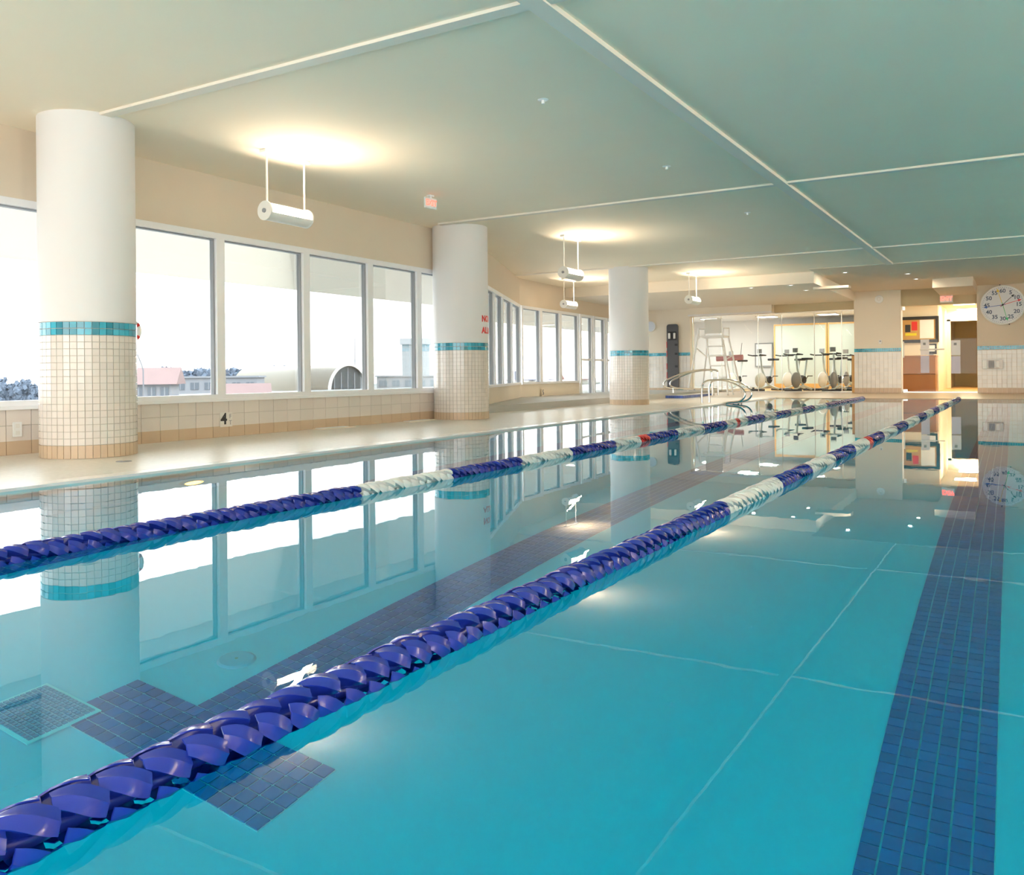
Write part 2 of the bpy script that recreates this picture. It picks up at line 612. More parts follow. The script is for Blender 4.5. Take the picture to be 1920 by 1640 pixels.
# ------------------------------------------------------------------ ceiling
ce = MB().prism([(-7.0, -3.4), (9.3, -3.4), (9.3, 23.3), (-9.8, 23.3), (-9.3, 15.2), (-7.0, 10.3)], CEIL, CEIL + .3)
structure(ce.build('ceiling', M['ceiling']))
bm_ = MB().prism([(-2.345 + .0, 4.0 - 7), (-2.225, 4.0 - 7), (-1.90, 17.2), (-2.02, 17.2)], CEIL - .032, CEIL + .001)
structure(bm_.build('trim_4', M['beam']), 'long cream beam running along the ceiling')
for i, y in enumerate((-1.25, 4.0, 9.22, 14.85)):
    structure(MB().box(-6.5 if i < 3 else -8.7, 9.2, y - .045, y + .045, CEIL - .02, CEIL + .001).build('trim_%d' % (5 + i), M['beam']), 'thin cream rib crossing the ceiling')
structure(MB().box(-9.3, -3.42, 17.75, 23.0, 2.45, CEIL + .001).build('trim_9', M['cream']), 'lowered cream soffit before the gym glass')
structure(MB().box(-3.42, 9.2, 17.25, 23.0, CEIL - .012, CEIL + .001).build('trim_10', M['beige']), 'beige ceiling band before the far wall')
structure(MB().box(-1.5, -.72, 20.6, 23.0, 2.47, CEIL - .01).build('trim_11', M['beige'], bevel=.01), 'beige boxed duct under ceiling above the doorway')
structure(MB().box(-3.6, -2.9, 18.6, 18.9, 2.4, 2.452).build('trim_12', M['beige'], bevel=.004), 'small beige access panel in the soffit')

# ------------------------------------------------------------------ walls: window side
SILL, HEAD = 0.47, 2.12


def seg_wall(name, p, q, z0, z1, m, th=.15):
    p = Vector(p); q = Vector(q); d = (q - p).normalized(); n = Vector((-d.y, d.x)) * th   # outward = left of direction of travel
    return structure(MB().prism([tuple(p), tuple(q), tuple(q + n), tuple(p + n)], z0, z1).build(name, m))


seg_wall('wall_left', (WX, -3.2), B2, HEAD, CEIL, M['beige'])
seg_wall('wall_left_lower', (WX - .012, -3.2), (WX - .012, B2[1]), -.1, SILL, M['grout'])
seg_wall('wall_left_angled', B2, C2, HEAD, CEIL, M['beige'])
seg_wall('wall_left_angled_lower', B2, C2, -.1, SILL, M['cream'])
seg_wall('wall_left_far', C2, D2, HEAD, CEIL, M['beige'])
seg_wall('wall_left_far_lower', C2, D2, -.1, SILL, M['cream'])
seg_wall('wall_left_end', D2, E2, HEAD, CEIL, M['beige'])

wall_tiles = thing('wall_tiling', 'cream wall tiles with tan base course below the nearest windows', 'wall tiles', (WX, 0, 0))
bt = mesh_box('base_tile', .012, .196, .108, M['tan_tile'], .002)
ct = mesh_box('cream_tile', .012, .196, .147, M['cream_tile'], .002)
k0 = -3
for j in range(int(13.2 / .2)):
    y = -2.75 + j * .2
    if y > 10.3: break
    inst('base_tile', bt, wall_tiles, (-.004, y, DECK))
    inst('cream_tile', ct, wall_tiles, (-.006, y, .172))
    inst('cream_tile', ct, wall_tiles, (-.006, y + .0, .322))
# base strips of the angled walls
for p, q in ((B2, C2), (C2, D2)):
    P = Vector(p); Q = Vector(q); d = (Q - P).normalized(); n = Vector((d.y, -d.x)) * .015
    o = MB().prism([tuple(P), tuple(Q), tuple(Q + n), tuple(P + n)], DECK, DECK + .11).build('baseboard_left', M['tan_tile'])
    structure(o)

wn = 0


def window_bay(p, q, z0=SILL, z1=HEAD, mw=.05, depth=.07, name='window', bar=None):
    """one bay: frame (jambs, head, sill) and pane, built in the wall's own direction"""
    global wn
    wn += 1
    P = Vector(p); Q = Vector(q); L = (Q - P).length; a = math.atan2(Q.y - P.y, Q.x - P.x)
    t = bpy.data.objects.new('%s_%d' % (name, wn), None)
    COL.objects.link(t)
    t.location = (P.x, P.y, 0); t.rotation_euler = (0, 0, a)
    structure(t)
    f = MB()
    f.box(0, mw, -.035, depth, z0, z1)
    f.box(L - mw, L, -.035, depth, z0, z1)
    f.box(mw, L - mw, -.035, depth, z1 - .06, z1)
    f.box(mw, L - mw, -.035, depth, z0, z0 + .045)
    if bar: f.box(mw, L - mw, 0, depth, bar, bar + .05)
    f.build('frame', M['alu'], t)
    g = MB()
    for s in (mw,):
        g.box(L - s - .012, L - s, .0, .05, z0 + .045, z1 - .06)
        g.box(mw + .012, L - mw - .012, .0, .05, z1 - .072, z1 - .06)
    g.build('gasket', M['gplastic'], t)
    MB().box(mw, L - mw, .028, .034, z0 + .045, z1 - .06).build('pane', M['glass'], t)
    return t


ys = [-2.9, -1.7, -.5, .2, 1.35, 2.45, 3.57, 4.72, 5.87, 7.07, 8.17, 9.17, 10.36]
for a, b in zip(ys[:-1], ys[1:]):
    window_bay((WX - .04, a), (WX - .04, b))
sill = MB().box(WX - .03, WX + .03, -3.0, 10.38, SILL - .025, SILL + .004)
structure(sill.build('trim_13', M['alu'], bevel=.004), 'grey metal window sill along the window side')
P = Vector(B2); V = Vector(C2) - P
for a, b in ((.01, .19), (.19, .37), (.37, .54), (.54, .75), (.75, .985)):
    window_bay(tuple(P + V * a), tuple(P + V * b))
P = Vector(C2); V = Vector(D2) - P
for a, b in ((.01, .31), (.31, .64), (.64, .985)):
    window_bay(tuple(P + V * a), tuple(P + V * b), mw=.06)
P = Vector(D2); V = Vector(E2) - P
for i in range(5):
    window_bay(tuple(P + V * (i / 5 + .005)), tuple(P + V * ((i + 1) / 5 - .005)), z0=DECK, z1=HEAD, mw=.09, name='door', bar=1.0)

# ------------------------------------------------------------------ walls: out of view and far end
structure(MB().box(8.8, 9.0, -3.2, 23.1, -.3, CEIL).build('wall_right', M['cream']))
nw = MB()
nw.box(-7.0, 9.0, -3.4, -3.2, -.3, .5); nw.box(-7.0, 9.0, -3.4, -3.2, 2.3, CEIL)
for x in (-7, -3.1, .9, 4.9, 8.6): nw.box(x, x + .4, -3.4, -3.2, .5, 2.3)
structure(nw.build('wall_near', M['cream']))

Y = 22.9


def far_tiles(parent, xa, xb, name='white_tiles'):
    mb = MB()
    z = LEDGE + .12
    n = max(1, round((xb - xa) / .1)); wd = (xb - xa) / n
    for r in range(9):
        for i in range(n):
            zz = z + r * .0983
            mb.box(xa + i * wd + .003, xa + (i + 1) * wd - .003, Y - .012, Y + .005, zz + .003, zz + .0953)
    o = mb.build(name, M['white_tile'], parent); o['kind'] = 'stuff'
    mb = MB()
    for i in range(n):
        mb.box(xa + i * wd + .003, xa + (i + 1) * wd - .003, Y - .014, Y + .005, LEDGE, LEDGE + .117)
    o = mb.build('tan_base_tiles', M['tan_tile'], parent); o['kind'] = 'stuff'
    n2 = n * 2; w2 = wd / 2
    mb = MB()
    for r in range(2):
        for i in range(n2):
            mb.box(xa + i * w2 + .0015, xa + (i + 1) * w2 - .0015, Y - .014, Y + .005, 1.158 + r * .042, 1.198 + r * .042)
    o = mb.build('aqua_tile_stripe', M['aqua_tile'], parent); o['kind'] = 'stuff'


for nm, xa, xb, m in (('wall_far_left', -9.6, -7.72, 'cream'), ('wall_far_pillar', -3.45, -2.37, 'cream'), ('wall_far_right', -.73, 9.0, 'beige')):
    o = structure(MB().box(xa, xb, Y, Y + .35, -.1, CEIL).build(nm, M[m]))
    far_tiles(o, max(xa, -9.4), xb)
# headers
structure(MB().box(-7.72, -5.45, Y - .15, Y + .2, 2.27, CEIL).build('wall_far_header_1', M['cream']))
structure(MB().box(-7.72, -5.45, Y - .17, Y + .2, 2.235, 2.275).build('trim_14', M['white']), 'thin white trim under the gym header')
structure(MB().box(-5.45, -3.45, Y + .12, Y + .35, 2.25, CEIL).build('wall_far_header_2', M['tan']))
structure(MB().box(-2.37, -.73, Y + .1, Y + .35, 2.27, CEIL).build('wall_far_header_3', M['tan']))

# gym glass front
gx = [-7.72, -6.9, -5.9, -5.28, -4.45, -3.78, -3.45]
for i in range(6):
    t = bpy.data.objects.new('window_%d' % (40 + i), None); COL.objects.link(t)
    t.location = (gx[i], Y + .2, 0); structure(t)
    L = gx[i + 1] - gx[i]
    MB().box(.006, L - .006, 0, .012, LEDGE + .02, 2.24).build('pane', M['iglass'], t)
    MB().box(0, L, -.015, .03, LEDGE, LEDGE + .03).box(0, L, -.015, .03, 2.23, 2.26).box(-.008, .008, -.01, .022, LEDGE + .03, 2.23).build('frame', M['steel'], t)
# gym room
gym = MB()
gym.box(-9.8, -3.3, 23.25, 29.2, .0, LEDGE)
structure(gym.build('floor_gym', M['lwood']))
structure(MB().box(-9.8, -3.3, 23.25, 29.2, 2.42, 2.6).build('ceiling_gym', M['white']))
structure(MB().box(-3.45, -3.3, 23.25, 29.2, LEDGE, 2.42).build('wall_gym_right', M['cream']))
structure(MB().box(-9.8, -9.6, 23.25, 29.2, LEDGE, 2.42).build('wall_gym_left', M['white']))
structure(MB().box(-9.8, -3.3, 29.0, 29.2, LEDGE, 2.42).build('wall_gym_back', M['white']))
for i, (xa, xb) in enumerate(((-6.6, -5.05), (-4.95, -3.6))):
    t = bpy.data.objects.new('window_%d' % (50 + i), None); COL.objects.link(t); structure(t)
    MB().box(xa, xb, 27.98, 28.0, .3, 2.15).build('pane', mat('pale_green_glass%d' % i, (.50, .56, .52), .12), t)
    MB().box(xa - .04, xa, 27.96, 28.03, .2, 2.2).box(xb, xb + .04, 27.96, 28.03, .2, 2.2).box(xa, xb, 27.96, 28.03, 2.15, 2.2).box(xa, xb, 27.96, 28.03, LEDGE, .3).build('frame', M['lwood'], t)
for i, (gx_, gy_) in enumerate(((-8.4, 24.6), (-6.6, 24.6), (-4.8, 24.6), (-8.4, 27.0), (-6.6, 27.0), (-4.8, 27.0))):
    gl = thing('ceiling_panel_light', 'square gym ceiling light, %s row, %s' % (('front', 'back')[i // 3], ('leftmost', 'middle one', 'rightmost')[i % 3]), 'light', (gx_, gy_, 2.42), 0, 'gym ceiling lights')
    MB().box(-.3, .3, -.3, .3, -.03, 0).build('housing', M['white'], gl)
    MB().box(-.26, .26, -.26, .26, -.034, -.03).build('diffuser', M['downlight'], gl)
    area_light('gym_lamp', (gx_, gy_, 2.38), .5, 9, (1.0, .96, .90))

# corridor behind the glass door
structure(MB().box(-3.3, 1.0, 23.25, 33, .0, LEDGE).build('floor_corridor', M['lwood']))
structure(MB().box(-3.3, 1.0, 23.25, 33, 2.5, 2.6).build('ceiling_corridor', M['cream']))
structure(MB().box(-3.3, -1.72, 25.4, 25.55, LEDGE, 2.5).build('wall_corridor_back', M['cream']))
structure(MB().box(-1.86, -1.72, 25.55, 33, LEDGE, 2.5).build('wall_corridor_left', M['cream']))
structure(MB().box(-.55, -.4, 24.4, 33, LEDGE, 2.5).build('wall_corridor_right', M['cream']))
structure(MB().box(-1.9, 1.0, 32.8, 33, LEDGE, 2.5).build('wall_corridor_end', mat('ochre_paint', (.78, .66, .38), .8)))
structure(MB().box(-1.72, -.55, 28.8, 28.95, 2.15, 2.5).box(-1.72, -1.62, 28.8, 28.95, LEDGE, 2.2).box(-.65, -.55, 28.8, 28.95, LEDGE, 2.2).build('trim_15', M['cream']), 'cream door surround down the corridor')
for i in range(3):
    y = 24.2 + i * 2.2
    cl = thing('ceiling_panel_light', ['glowing square corridor ceiling light nearest the glass door', 'glowing square corridor ceiling light midway along', 'glowing square corridor ceiling light farthest from the door'][i], 'light', (-1.15, y, 2.5), group='corridor ceiling lights')
    MB().box(-.3, .3, -.3, .3, -.02, 0).build('housing', M['white'], cl)
    MB().box(-.26, .26, -.26, .26, -.024, -.02).build('diffuser', M['downlight'], cl)
    area_light('corridor_lamp', (-1.15, y, 2.46), .5, 9, (1.0, .85, .58))

# ------------------------------------------------------------------ columns
def column(cx, cy, r, label, single):
    t = thing('column', label, 'column', (cx, cy, DECK))
    zb = DECK
    MB().lathe([(r, 1.112 - zb), (r, CEIL - zb)], 64).build('shaft', M['white'], t, smooth=True)
    MB().lathe([(r - .008, 0), (r - .008, 1.112 - zb), (r, 1.112 - zb)], 64).build('grout_core', M['grout'], t, smooth=True)
    n = int(round(2 * PI * r / .0505))
    da = 2 * PI / n
    wd = 2 * r * math.sin(da / 2)
    th = .01

    def piece(mb, a, z0, z1):
        ca, sa = math.cos(a), math.sin(a)
        h = wd / 2 - .002
        vs = []
        for rr in (r - .009, r):
            for zz in (z0 + .0024, z1 - .0024):
                for s in (-h, h):
                    vs.append((rr * ca - s * sa, rr * sa + s * ca, zz))
        mb.add(vs, [(0, 1, 3, 2), (4, 6, 7, 5), (0, 2, 6, 4), (1, 5, 7, 3), (0, 4, 5, 1), (2, 3, 7, 6)])

    rows = [('base_tile', 'tan_tile', 0, .19 - zb)]
    h = (1.01 - .19) / 16
    for i in range(16): rows.append(('cream_tile', 'cream_tile', .19 - zb + i * h, .19 - zb + (i + 1) * h))
    rows += [('aqua_tile', 'aqua_tile', 1.01 - zb, 1.06 - zb), ('aqua_tile', 'aqua_tile', 1.06 - zb, 1.11 - zb)]
    rest = {}
    cnt = 0
    to_cam = math.atan2(-cy, -cx)
    proto = {}
    for nm, mt, z0, z1 in rows:
        for k in range(n):
            a = k * da
            facing = math.cos(a - to_cam)
            lone = single and (nm != 'cream_tile' or (facing > .10 and z0 > .10 and cnt < 300))
            if lone:
                key = (nm, round(z1 - z0, 3))
                if key not in proto:
                    mb = MB(); piece(mb, 0, 0, z1 - z0)
                    o = mb.build(nm, M[mt], t); proto[key] = o.data
                    o.location = (0, 0, z0); o.rotation_euler = (0, 0, a)
                else:
                    inst(nm, proto[key], t, (0, 0, z0), (0, 0, a))
                if nm == 'cream_tile': cnt += 1
            else:
                piece(rest.setdefault((nm, mt), MB()), a, z0, z1)
    for (nm, mt), mb in rest.items():
        o = mb.build(nm + '_field', M[mt], t); o['kind'] = 'stuff'
    return t


column(-6.215, 4.065, .345, 'nearest thick white round column with aqua tile band and cream tiles', True)
col2 = column(-6.47, 9.65, .375, 'middle white round column with red lettering above its aqua band', False)
column(-6.31, 15.15, .375, 'farthest white round column with aqua tile band near the gym', False)
a_cam = math.atan2(-9.65, 6.47)
for s, z in (('NO DIVING', 1.34), ('ALLOWED', 1.185)):
    text_obj('lettering', s, .115, M['red'], col2, Matrix.Translation((0, 0, z)), .0015, bend=(.376, a_cam + .84), align='LEFT', offset=.004)

# ------------------------------------------------------------------ pendant uplights
def pendant(x, y, label, rz=0, pw=None):
    t = thing('pendant_light', label, 'light', (x, y, CEIL), 0, 'tubular uplights hung from the ceiling')
    t.rotation_euler = (0, 0, rz)
    fx = math.cos(rz)
    L = .25
    MB().box(-.035, .035, -L - .03, L + .03, -.028, 0).build('ceiling_mount', M['lampw'], t, bevel=.004)
    for s_ in (-1, 1):
        MB().tube([(0, s_ * (L - .02), -.02), (0, s_ * (L - .02), -.46)], .009, 8).build('rod', M['lampw'], t, smooth=True)
    # half-open cylinder, its mouth turned up and towards the pool
    r = .082
    zc = -.535
    mouth = math.radians(40)
    hw = math.radians(52)
    prof = arc(0, 0, r, mouth + hw, mouth + 2 * PI - hw, 22) + arc(0, 0, r - .006, mouth + 2 * PI - hw, mouth + hw, 22)
    mb = MB(); n = len(prof)
    vs = [(px, yy, pz + zc) for yy in (-L, L) for px, pz in prof]
    fs = [(i, (i + 1) % n, n + (i + 1) % n, n + i) for i in range(n)]
    mb.add(vs, fs)
    mb.build('housing', M['lampw'], t, smooth=True)
    for s_ in (-1, 1):
        e = MB().lathe([(0, -.008), (r + .004, -.008), (r + .004, .008), (0, .008)], 28, axis='Y', c=(0, s_ * (L + .004), zc)).build('end_cap', M['lampw'], t, smooth=True)
        MB().lathe([(0, 0), (.02, 0), (.02, .012), (0, .012)], 12, axis='Y', c=(0, s_ * (L + .01) - (.012 if s_ < 0 else 0), zc)).build('pivot', M['gplastic'], e)
    d = Vector((math.cos(mouth), 0, math.sin(mouth)))
    tn = Vector((-d.z, 0, d.x))
    c = Vector((0, 0, zc)) + d * .035
    h = .062
    vs = [c + tn * a + Vector((0, b, 0)) for a, b in ((-h, -L * .62), (h, -L * .62), (h, L * .70), (-h, L * .70))]
    MB().add(vs, [(0, 1, 2, 3)]).build('reflector_glow', M['lampglow'], t)
    l = area_light('pendant_bulb', (x + fx * d.x * .10, y, CEIL + zc + d.z * .10), .12, pw or LAMP_W, (1.0, .83, .66), (fx * d.x, 0, d.z) if not pw else (fx * .2, 0, 1), .44)
    return t


pendant(-5.65, 5.62, 'nearest white tubular uplight hanging between first and second columns')
pendant(-5.56, 11.2, 'second white tubular uplight hanging behind the middle column')
pendant(-5.58, 16.75, 'bright tubular uplight hanging beside the farthest column before the gym')
pendant(-8.1, 16.2, 'small pale tubular uplight hanging near the far window bay')

pendant(-5.65, .07, 'white tubular uplight of the window side row, out of frame before the nearest column')
for i, y in enumerate((.07, 5.6, 11.2, 16.8)):  # row added out of view, for warm bounce light off the ceiling
    pendant(5.2, y, 'white tubular uplight over the unseen right side of the pool, %s' % ('nearest', 'second', 'third', 'farthest')[i], PI, 110.0)

# ------------------------------------------------------------------ ceiling fittings
def sprinkler(x, y, z, label, glow=False, group='small ceiling sprinklers'):
    t = thing('sprinkler_head' if not glow else 'downlight', label, 'sprinkler' if not glow else 'light', (x, y, z), 0, group)
    if glow:
        MB().lathe([(.03, -.002), (.055, -.008), (.06, 0)], 20).build('ring', M['white'], t, smooth=True)
        MB().lathe([(0, -.003), (.035, -.003)], 20).build('lens', M['downlight'], t)
        area_light('downlight_lamp', (x, y, z - .012), .05, 4.0, (1.0, .86, .64))
    else:
        MB().lathe([(0, -.004), (.035, -.004), (.04, 0)], 20).build('plate', M['wplastic'], t, smooth=True)
        MB().lathe([(0, -.03), (.012, -.03), (.012, -.004)], 10).build('nozzle', M['wplastic'], t, smooth=True)
    return t


sprinkler(-2.93, 5.47, CEIL, 'nearest small white sprinkler on the big ceiling panel')
sprinkler(-2.87, 7.87, CEIL, 'second small white sprinkler farther along the ceiling panel')
sprinkler(-2.85, 10.7, CEIL, 'third small white sprinkler past the second ceiling rib')
for x, y, z, l in ((-3.9, 17.9, 2.45, 'small downlight in soffit left of the pillar, nearer'), (-3.87, 19.25, 2.45, 'small downlight in soffit left of the pillar, farther'),
                   (-4.73, 18.0, 2.45, 'small downlight at soffit front edge above the handrails'), (-1.85, 19.2, CEIL - .012, 'bright small downlight left of the boxed duct, nearer'),
                   (-1.8, 20.4, CEIL - .012, 'bright small downlight left of the boxed duct, farther'), (-2.9, 18.2, CEIL - .012, 'bright small downlight above the wide pillar')):
    sprinkler(x, y, z, l, True, 'small far ceiling downlights')

# exit signs
def exit_sign(name_label, loc, rz, hang):
    t = thing('exit_sign', name_label, 'sign', loc, rz)
    MB().box(-.16, .16, -.02, .02, -.1, .1).build('housing', M['wplastic'], t, bevel=.004)
    R = Matrix.Rotation(PI / 2, 4, 'X')
    text_obj('lettering', 'EXIT', .15, M['signred'], t, Matrix.Translation((0, -.0215, 0)) @ R, .001, offset=.006)
    if hang:
        MB().box(-.06, .06, -.04, .04, .13, .155).box(-.02, .02, -.012, .012, .09, .135).build('bracket', M['wplastic'], t)
    else:
        MB().box(-.05, .05, .02, .11, -.05, .05).build('bracket', M['wplastic'], t)
    return t


es = exit_sign('white EXIT sign with red letters hanging under the ceiling before the middle column', (-5.55, 7.70, CEIL - .092), PI / 2 - .1, True)
es.scale = (.58, .58, .58)
exit_sign('red EXIT sign above the glass corridor door', (-1.37, 22.9, 2.39), 0, False).scale = (.85, .85, .85)

# ------------------------------------------------------------------ far wall fittings
def pace_clock(x, z, r, label, full=True):
    t = thing('pace_clock', label, 'clock', (x, Y - .02, z))
    c = Matrix.Rotation(PI / 2, 4, 'X')
    MB().lathe([(0, .02), (r * .98, .02), (r, 0), (r, -.04), (r * .965, -.055), (r * .93, -.045)], 56, axis='Y').build('rim', M['wplastic'], t, smooth=True)
    MB().lathe([(0, -.042), (r * .94, -.042)], 56, axis='Y').build('dial', mat('dial_face', (.78, .80, .84), .25), t)
    if not full: return t
    dk = mat('dial_print', (.10, .14, .22), .5)
    for k in range(12):
        a = PI / 2 - k * PI / 6
        n = 60 if k == 0 else k * 5
        text_obj('numeral', str(n), .125, dk, t, Matrix.Translation((math.cos(a) * r * .70, -.044, math.sin(a) * r * .70)) @ c, .0006, offset=.003)
    tk = MB()
    for k in range(60):
        a = 2 * PI * k / 60
        r1, r0 = r * .90, r * (.86 if k % 5 else .84)
        nx, nz = -math.sin(a) * .003, math.cos(a) * .003
        ca, sa = math.cos(a), math.sin(a)
        vs = [(r0 * ca - nx, -.0435, r0 * sa - nz), (r1 * ca - nx, -.0435, r1 * sa - nz), (r1 * ca + nx, -.0435, r1 * sa + nz), (r0 * ca + nx, -.0435, r0 * sa + nz)]
        vs += [(p[0], -.0425, p[2]) for p in vs]
        tk.add(vs, [(0, 1, 2, 3), (0, 4, 5, 1), (1, 5, 6, 2), (2, 6, 7, 3), (3, 7, 4, 0)])
    o = tk.build('minute_ticks', dk, t); o['kind'] = 'stuff'
    hands = (('yellow', (.85, .62, .05), 57.3, .86), ('green', (.05, .55, .22), 27.6, .84), ('red', (.85, .06, .08), 12.3, .86),
             ('blue', (.05, .14, .50), 43.8, .86), ('black', (.03, .04, .05), 7.5, .72))
    for i, (nm, colr, mn, ln) in enumerate(hands):
        a = PI / 2 - mn / 60 * 2 * PI
        ca, sa = math.cos(a), math.sin(a)
        nx, nz = -sa, ca
        y = -.050 - i * .0012
        L = r * ln
        pts = [(-.06, .006), (L * .80, .005), (L * .82, .03), (L, 0), (L * .82, -.03), (L * .80, -.005), (-.06, -.006)]
        vs = [(u * ca + v * nx, y, u * sa + v * nz) for u, v in pts] + [(u * ca + v * nx, y + .001, u * sa + v * nz) for u, v in pts]
        n = len(pts)
        o = MB().add(vs, [tuple(range(n)), tuple(reversed(range(n, 2 * n)))] + [(q, (q + 1) % n, n + (q + 1) % n, n + q) for q in range(n)]).build('hand', mat(nm + '_hand', colr, .4), t)
        o['label'] = nm + ' clock hand'
    MB().lathe([(0, -.065), (.016, -.065), (.02, -.048)], 16, axis='Y').build('centre_cap', M['black'], t, smooth=True)
    for u, v in ((-.12, 1.01), (.28, -.985)):
        MB().box(u * r * 1 - .012, u * r + .012, -.03, .0, v * r - .01, v * r + .012).build('clip', M['black'], t)
    return t


pace_clock(-.20, 2.185, .46, 'large round pool pace clock with coloured hands on right far wall')
t = thing('wall_clock', 'small round white clock beside the farthest column', 'clock', (-8.86, Y - .02, 2.0))
MB().lathe([(0, .01), (.14, .01), (.15, 0), (.15, -.03), (.135, -.035)], 32, axis='Y').build('rim', M['wplastic'], t, smooth=True)
MB().lathe([(0, -.03), (.137, -.03)], 32, axis='Y').build('dial', mat('blue_white_dial', (.7, .76, .86), .3), t)

t = thing('wall_speaker', 'small round white sounder high on the far pillar', 'speaker', (-2.86, Y - .02, 2.46))
MB().lathe([(0, -.03), (.06, -.03), (.095, -.015), (.10, .01), (0, .01)], 32, axis='Y').build('cover', M['wplastic'], t, smooth=True)
MB().lathe([(.03, -.032), (.038, -.036), (.046, -.031)], 24, axis='Y').build('grille', M['lampw'], t)
t = thing('wall_thermostat', 'small white thermostat on the far pillar above the aqua stripe', 'thermostat', (-2.84, Y - .01, 1.40))
MB().box(-.035, .035, -.02, .0, -.05, .05).build('cover', M['wplastic'], t, bevel=.004)
MB().box(-.018, .018, -.023, -.02, 0, .03).build('display', M['gplastic'], t)
t = thing('wall_dispenser', 'stainless steel wall unit below the pace clock', 'dispenser', (-.42, Y - .02, .81))
MB().box(-.21, .21, -.03, .01, -.105, .105).build('frame', M['brushed'], t, bevel=.006)
MB().box(-.20, -.11, -.05, -.03, -.10, .10).build('white_door', M['wplastic'], t, bevel=.004)
MB().box(-.08, .04, -.036, -.03, -.085, .085).build('recess', M['gplastic'], t)
MB().box(.07, .14, -.045, -.03, -.07, .07).build('handle', M['wplastic'], t, bevel=.004)

# spine board
t = thing('spine_board', 'tall dark grey rescue board leaning on far cream wall', 'board', (-8.2, Y - .06, LEDGE + .09))
pr = [(-.165, 0)] + arc(-.1, .06, .065, PI, 1.5 * PI, 4)[1:] + arc(.1, .06, .065, 1.5 * PI, 2 * PI, 4) + arc(.1, 1.74, .065, 0, .5 * PI, 4) + arc(-.1, 1.74, .065, .5 * PI, PI, 4)
pr = pr[1:]
n = len(pr)
vs = [(a, y, b) for y in (-.03, .02) for a, b in pr]
MB().add(vs, [tuple(range(n)), tuple(reversed(range(n, 2 * n)))] + [(i, (i + 1) % n, n + (i + 1) % n, n + i) for i in range(n)]).build('board', M['dark'], t)
MB().box(-.12, .12, -.045, -.03, 1.36, 1.60).build('head_pad', M['black'], t, bevel=.01)
for s_ in (-1, 1):
    MB().box(s_ * .075 - .03, s_ * .075 + .03, -.085, -.045, 1.40, 1.56).build('head_block', M['wplastic'], t, bevel=.015)
for z in (.35, .6, .95, 1.2):
    MB().box(.07, .15, -.036, -.03, z, z + .06).build('grip_slot', M['black'], t)
    MB().box(-.172, -.155, -.034, .022, z - .05, z + .12).build('strap', M['red'], t)

# ------------------------------------------------------------------ door in the far wall, papers
t = bpy.data.objects.new('door_1', None); COL.objects.link(t); t.location = (-1.55, Y + .2, 0); structure(t)
for a, b in ((-.80, -.02), (.02, .80)):
    MB().box(a, b, 0, .012, LEDGE + .02, 2.26).build('pane', M['iglass'], t)
MB().box(-.82, .82, -.02, .03, LEDGE, LEDGE + .025).build('threshold', M['steel'], t)
MB().box(-.82, -.74, -.02, .03, 2.17, 2.26).box(-.80, -.70, -.02, .03, LEDGE + .025, LEDGE + .08).build('hinge', M['steel'], t)
pb = MB().tube([(-.42, -.05, 1.19), (.12, -.05, 1.19)], .018, 8).build('push_bar', M['wplastic'], t, smooth=True)
MB().tube([(-.78, -.05, 1.0), (-.78, -.05, 1.4)], .014, 8).build('pull_handle', M['wplastic'], t, smooth=True)
for x, y_, z0, z1, wd, lab in ((-1.86, Y + .195, .62, 1.44, .19, 'tall white notice taped on the left glass door'), (-1.19, Y + .195, .60, 1.40, .2, 'pale notice taped on the right glass door')):
    p = thing('paper_notice', lab, 'notice', (x, y_, z0))
    MB().box(-wd / 2, wd / 2, -.006, 0, .44, z1 - z0).build('upper_sheet', M['paper'], p)
    MB().box(-wd / 2, wd / 2, -.006, 0, 0, .42).build('lower_sheet', mat('lilac_paper', (.62, .62, .76), .7), p)
    MB().box(-wd * .2, wd * .1, -.007, -.006, .68, .74).build('print_block', M['gplastic'], p)
# framed notice board, desk, in the corridor
t = thing('notice_board', 'dark framed notice board on the corridor wall behind the glass door', 'notice board', (-2.22, 25.38, 1.78))
MB().box(-.50, .50, -.02, .0, -.33, .33).build('backing', M['lwood'], t)
for a in ((-.52, .52, .27, .35), (-.52, .52, -.35, -.27), (-.52, -.44, -.27, .27), (.44, .52, -.27, .27)):
    MB().box(a[0], a[1], -.05, .0, a[2], a[3]).build('frame_rail', M['black'], t)
MB().box(.06, .40, -.028, -.02, -.24, .26).build('white_sheet', M['paper'], t)
MB().box(-.14, .0, -.028, -.02, -.02, .22).build('red_poster', M['red'], t)
MB().box(-.30, -.17, -.028, -.02, -.06, .14).build('dark_photo', M['black'], t)
MB().box(-.30, -.02, -.028, -.02, -.16, -.09).build('yellow_strip', mat('yellow_paper', (.8, .7, .05), .6), t)
t = thing('reception_desk', 'brown wooden desk behind the glass door', 'desk', (-2.08, 24.7, LEDGE))
MB().box(-.42, .36, -.3, .3, 0, .90).build('body', M['wood'], t, bevel=.008)
MB().box(-.44, .38, -.32, .32, .90, .93).build('top', M['wood'], t, bevel=.004)
MB().box(-.42, .36, -.305, -.30, .44, .45).build('groove', M['black'], t)
t = thing('payment_terminal', 'dark screen box standing on the reception desk', 'terminal', (-1.82, 24.55, LEDGE + .93))
MB().box(-.12, .12, -.04, .04, .03, .30).build('screen', M['black'], t, bevel=.01)
MB().box(-.05, .05, -.06, .06, 0, .035).build('foot', M['gplastic'], t)
MB().box(-.10, .08, -.044, -.04, .10, .26).build('display', M['paper'], t)
t = thing('wood_door_edge', 'orange brown wooden post standing at the gym glass by the pillar', 'post', (-3.49, Y + .12, LEDGE))
MB().box(-.035, .035, -.04, .04, 0, .92).build('post', M['lwood'], t, bevel=.004)
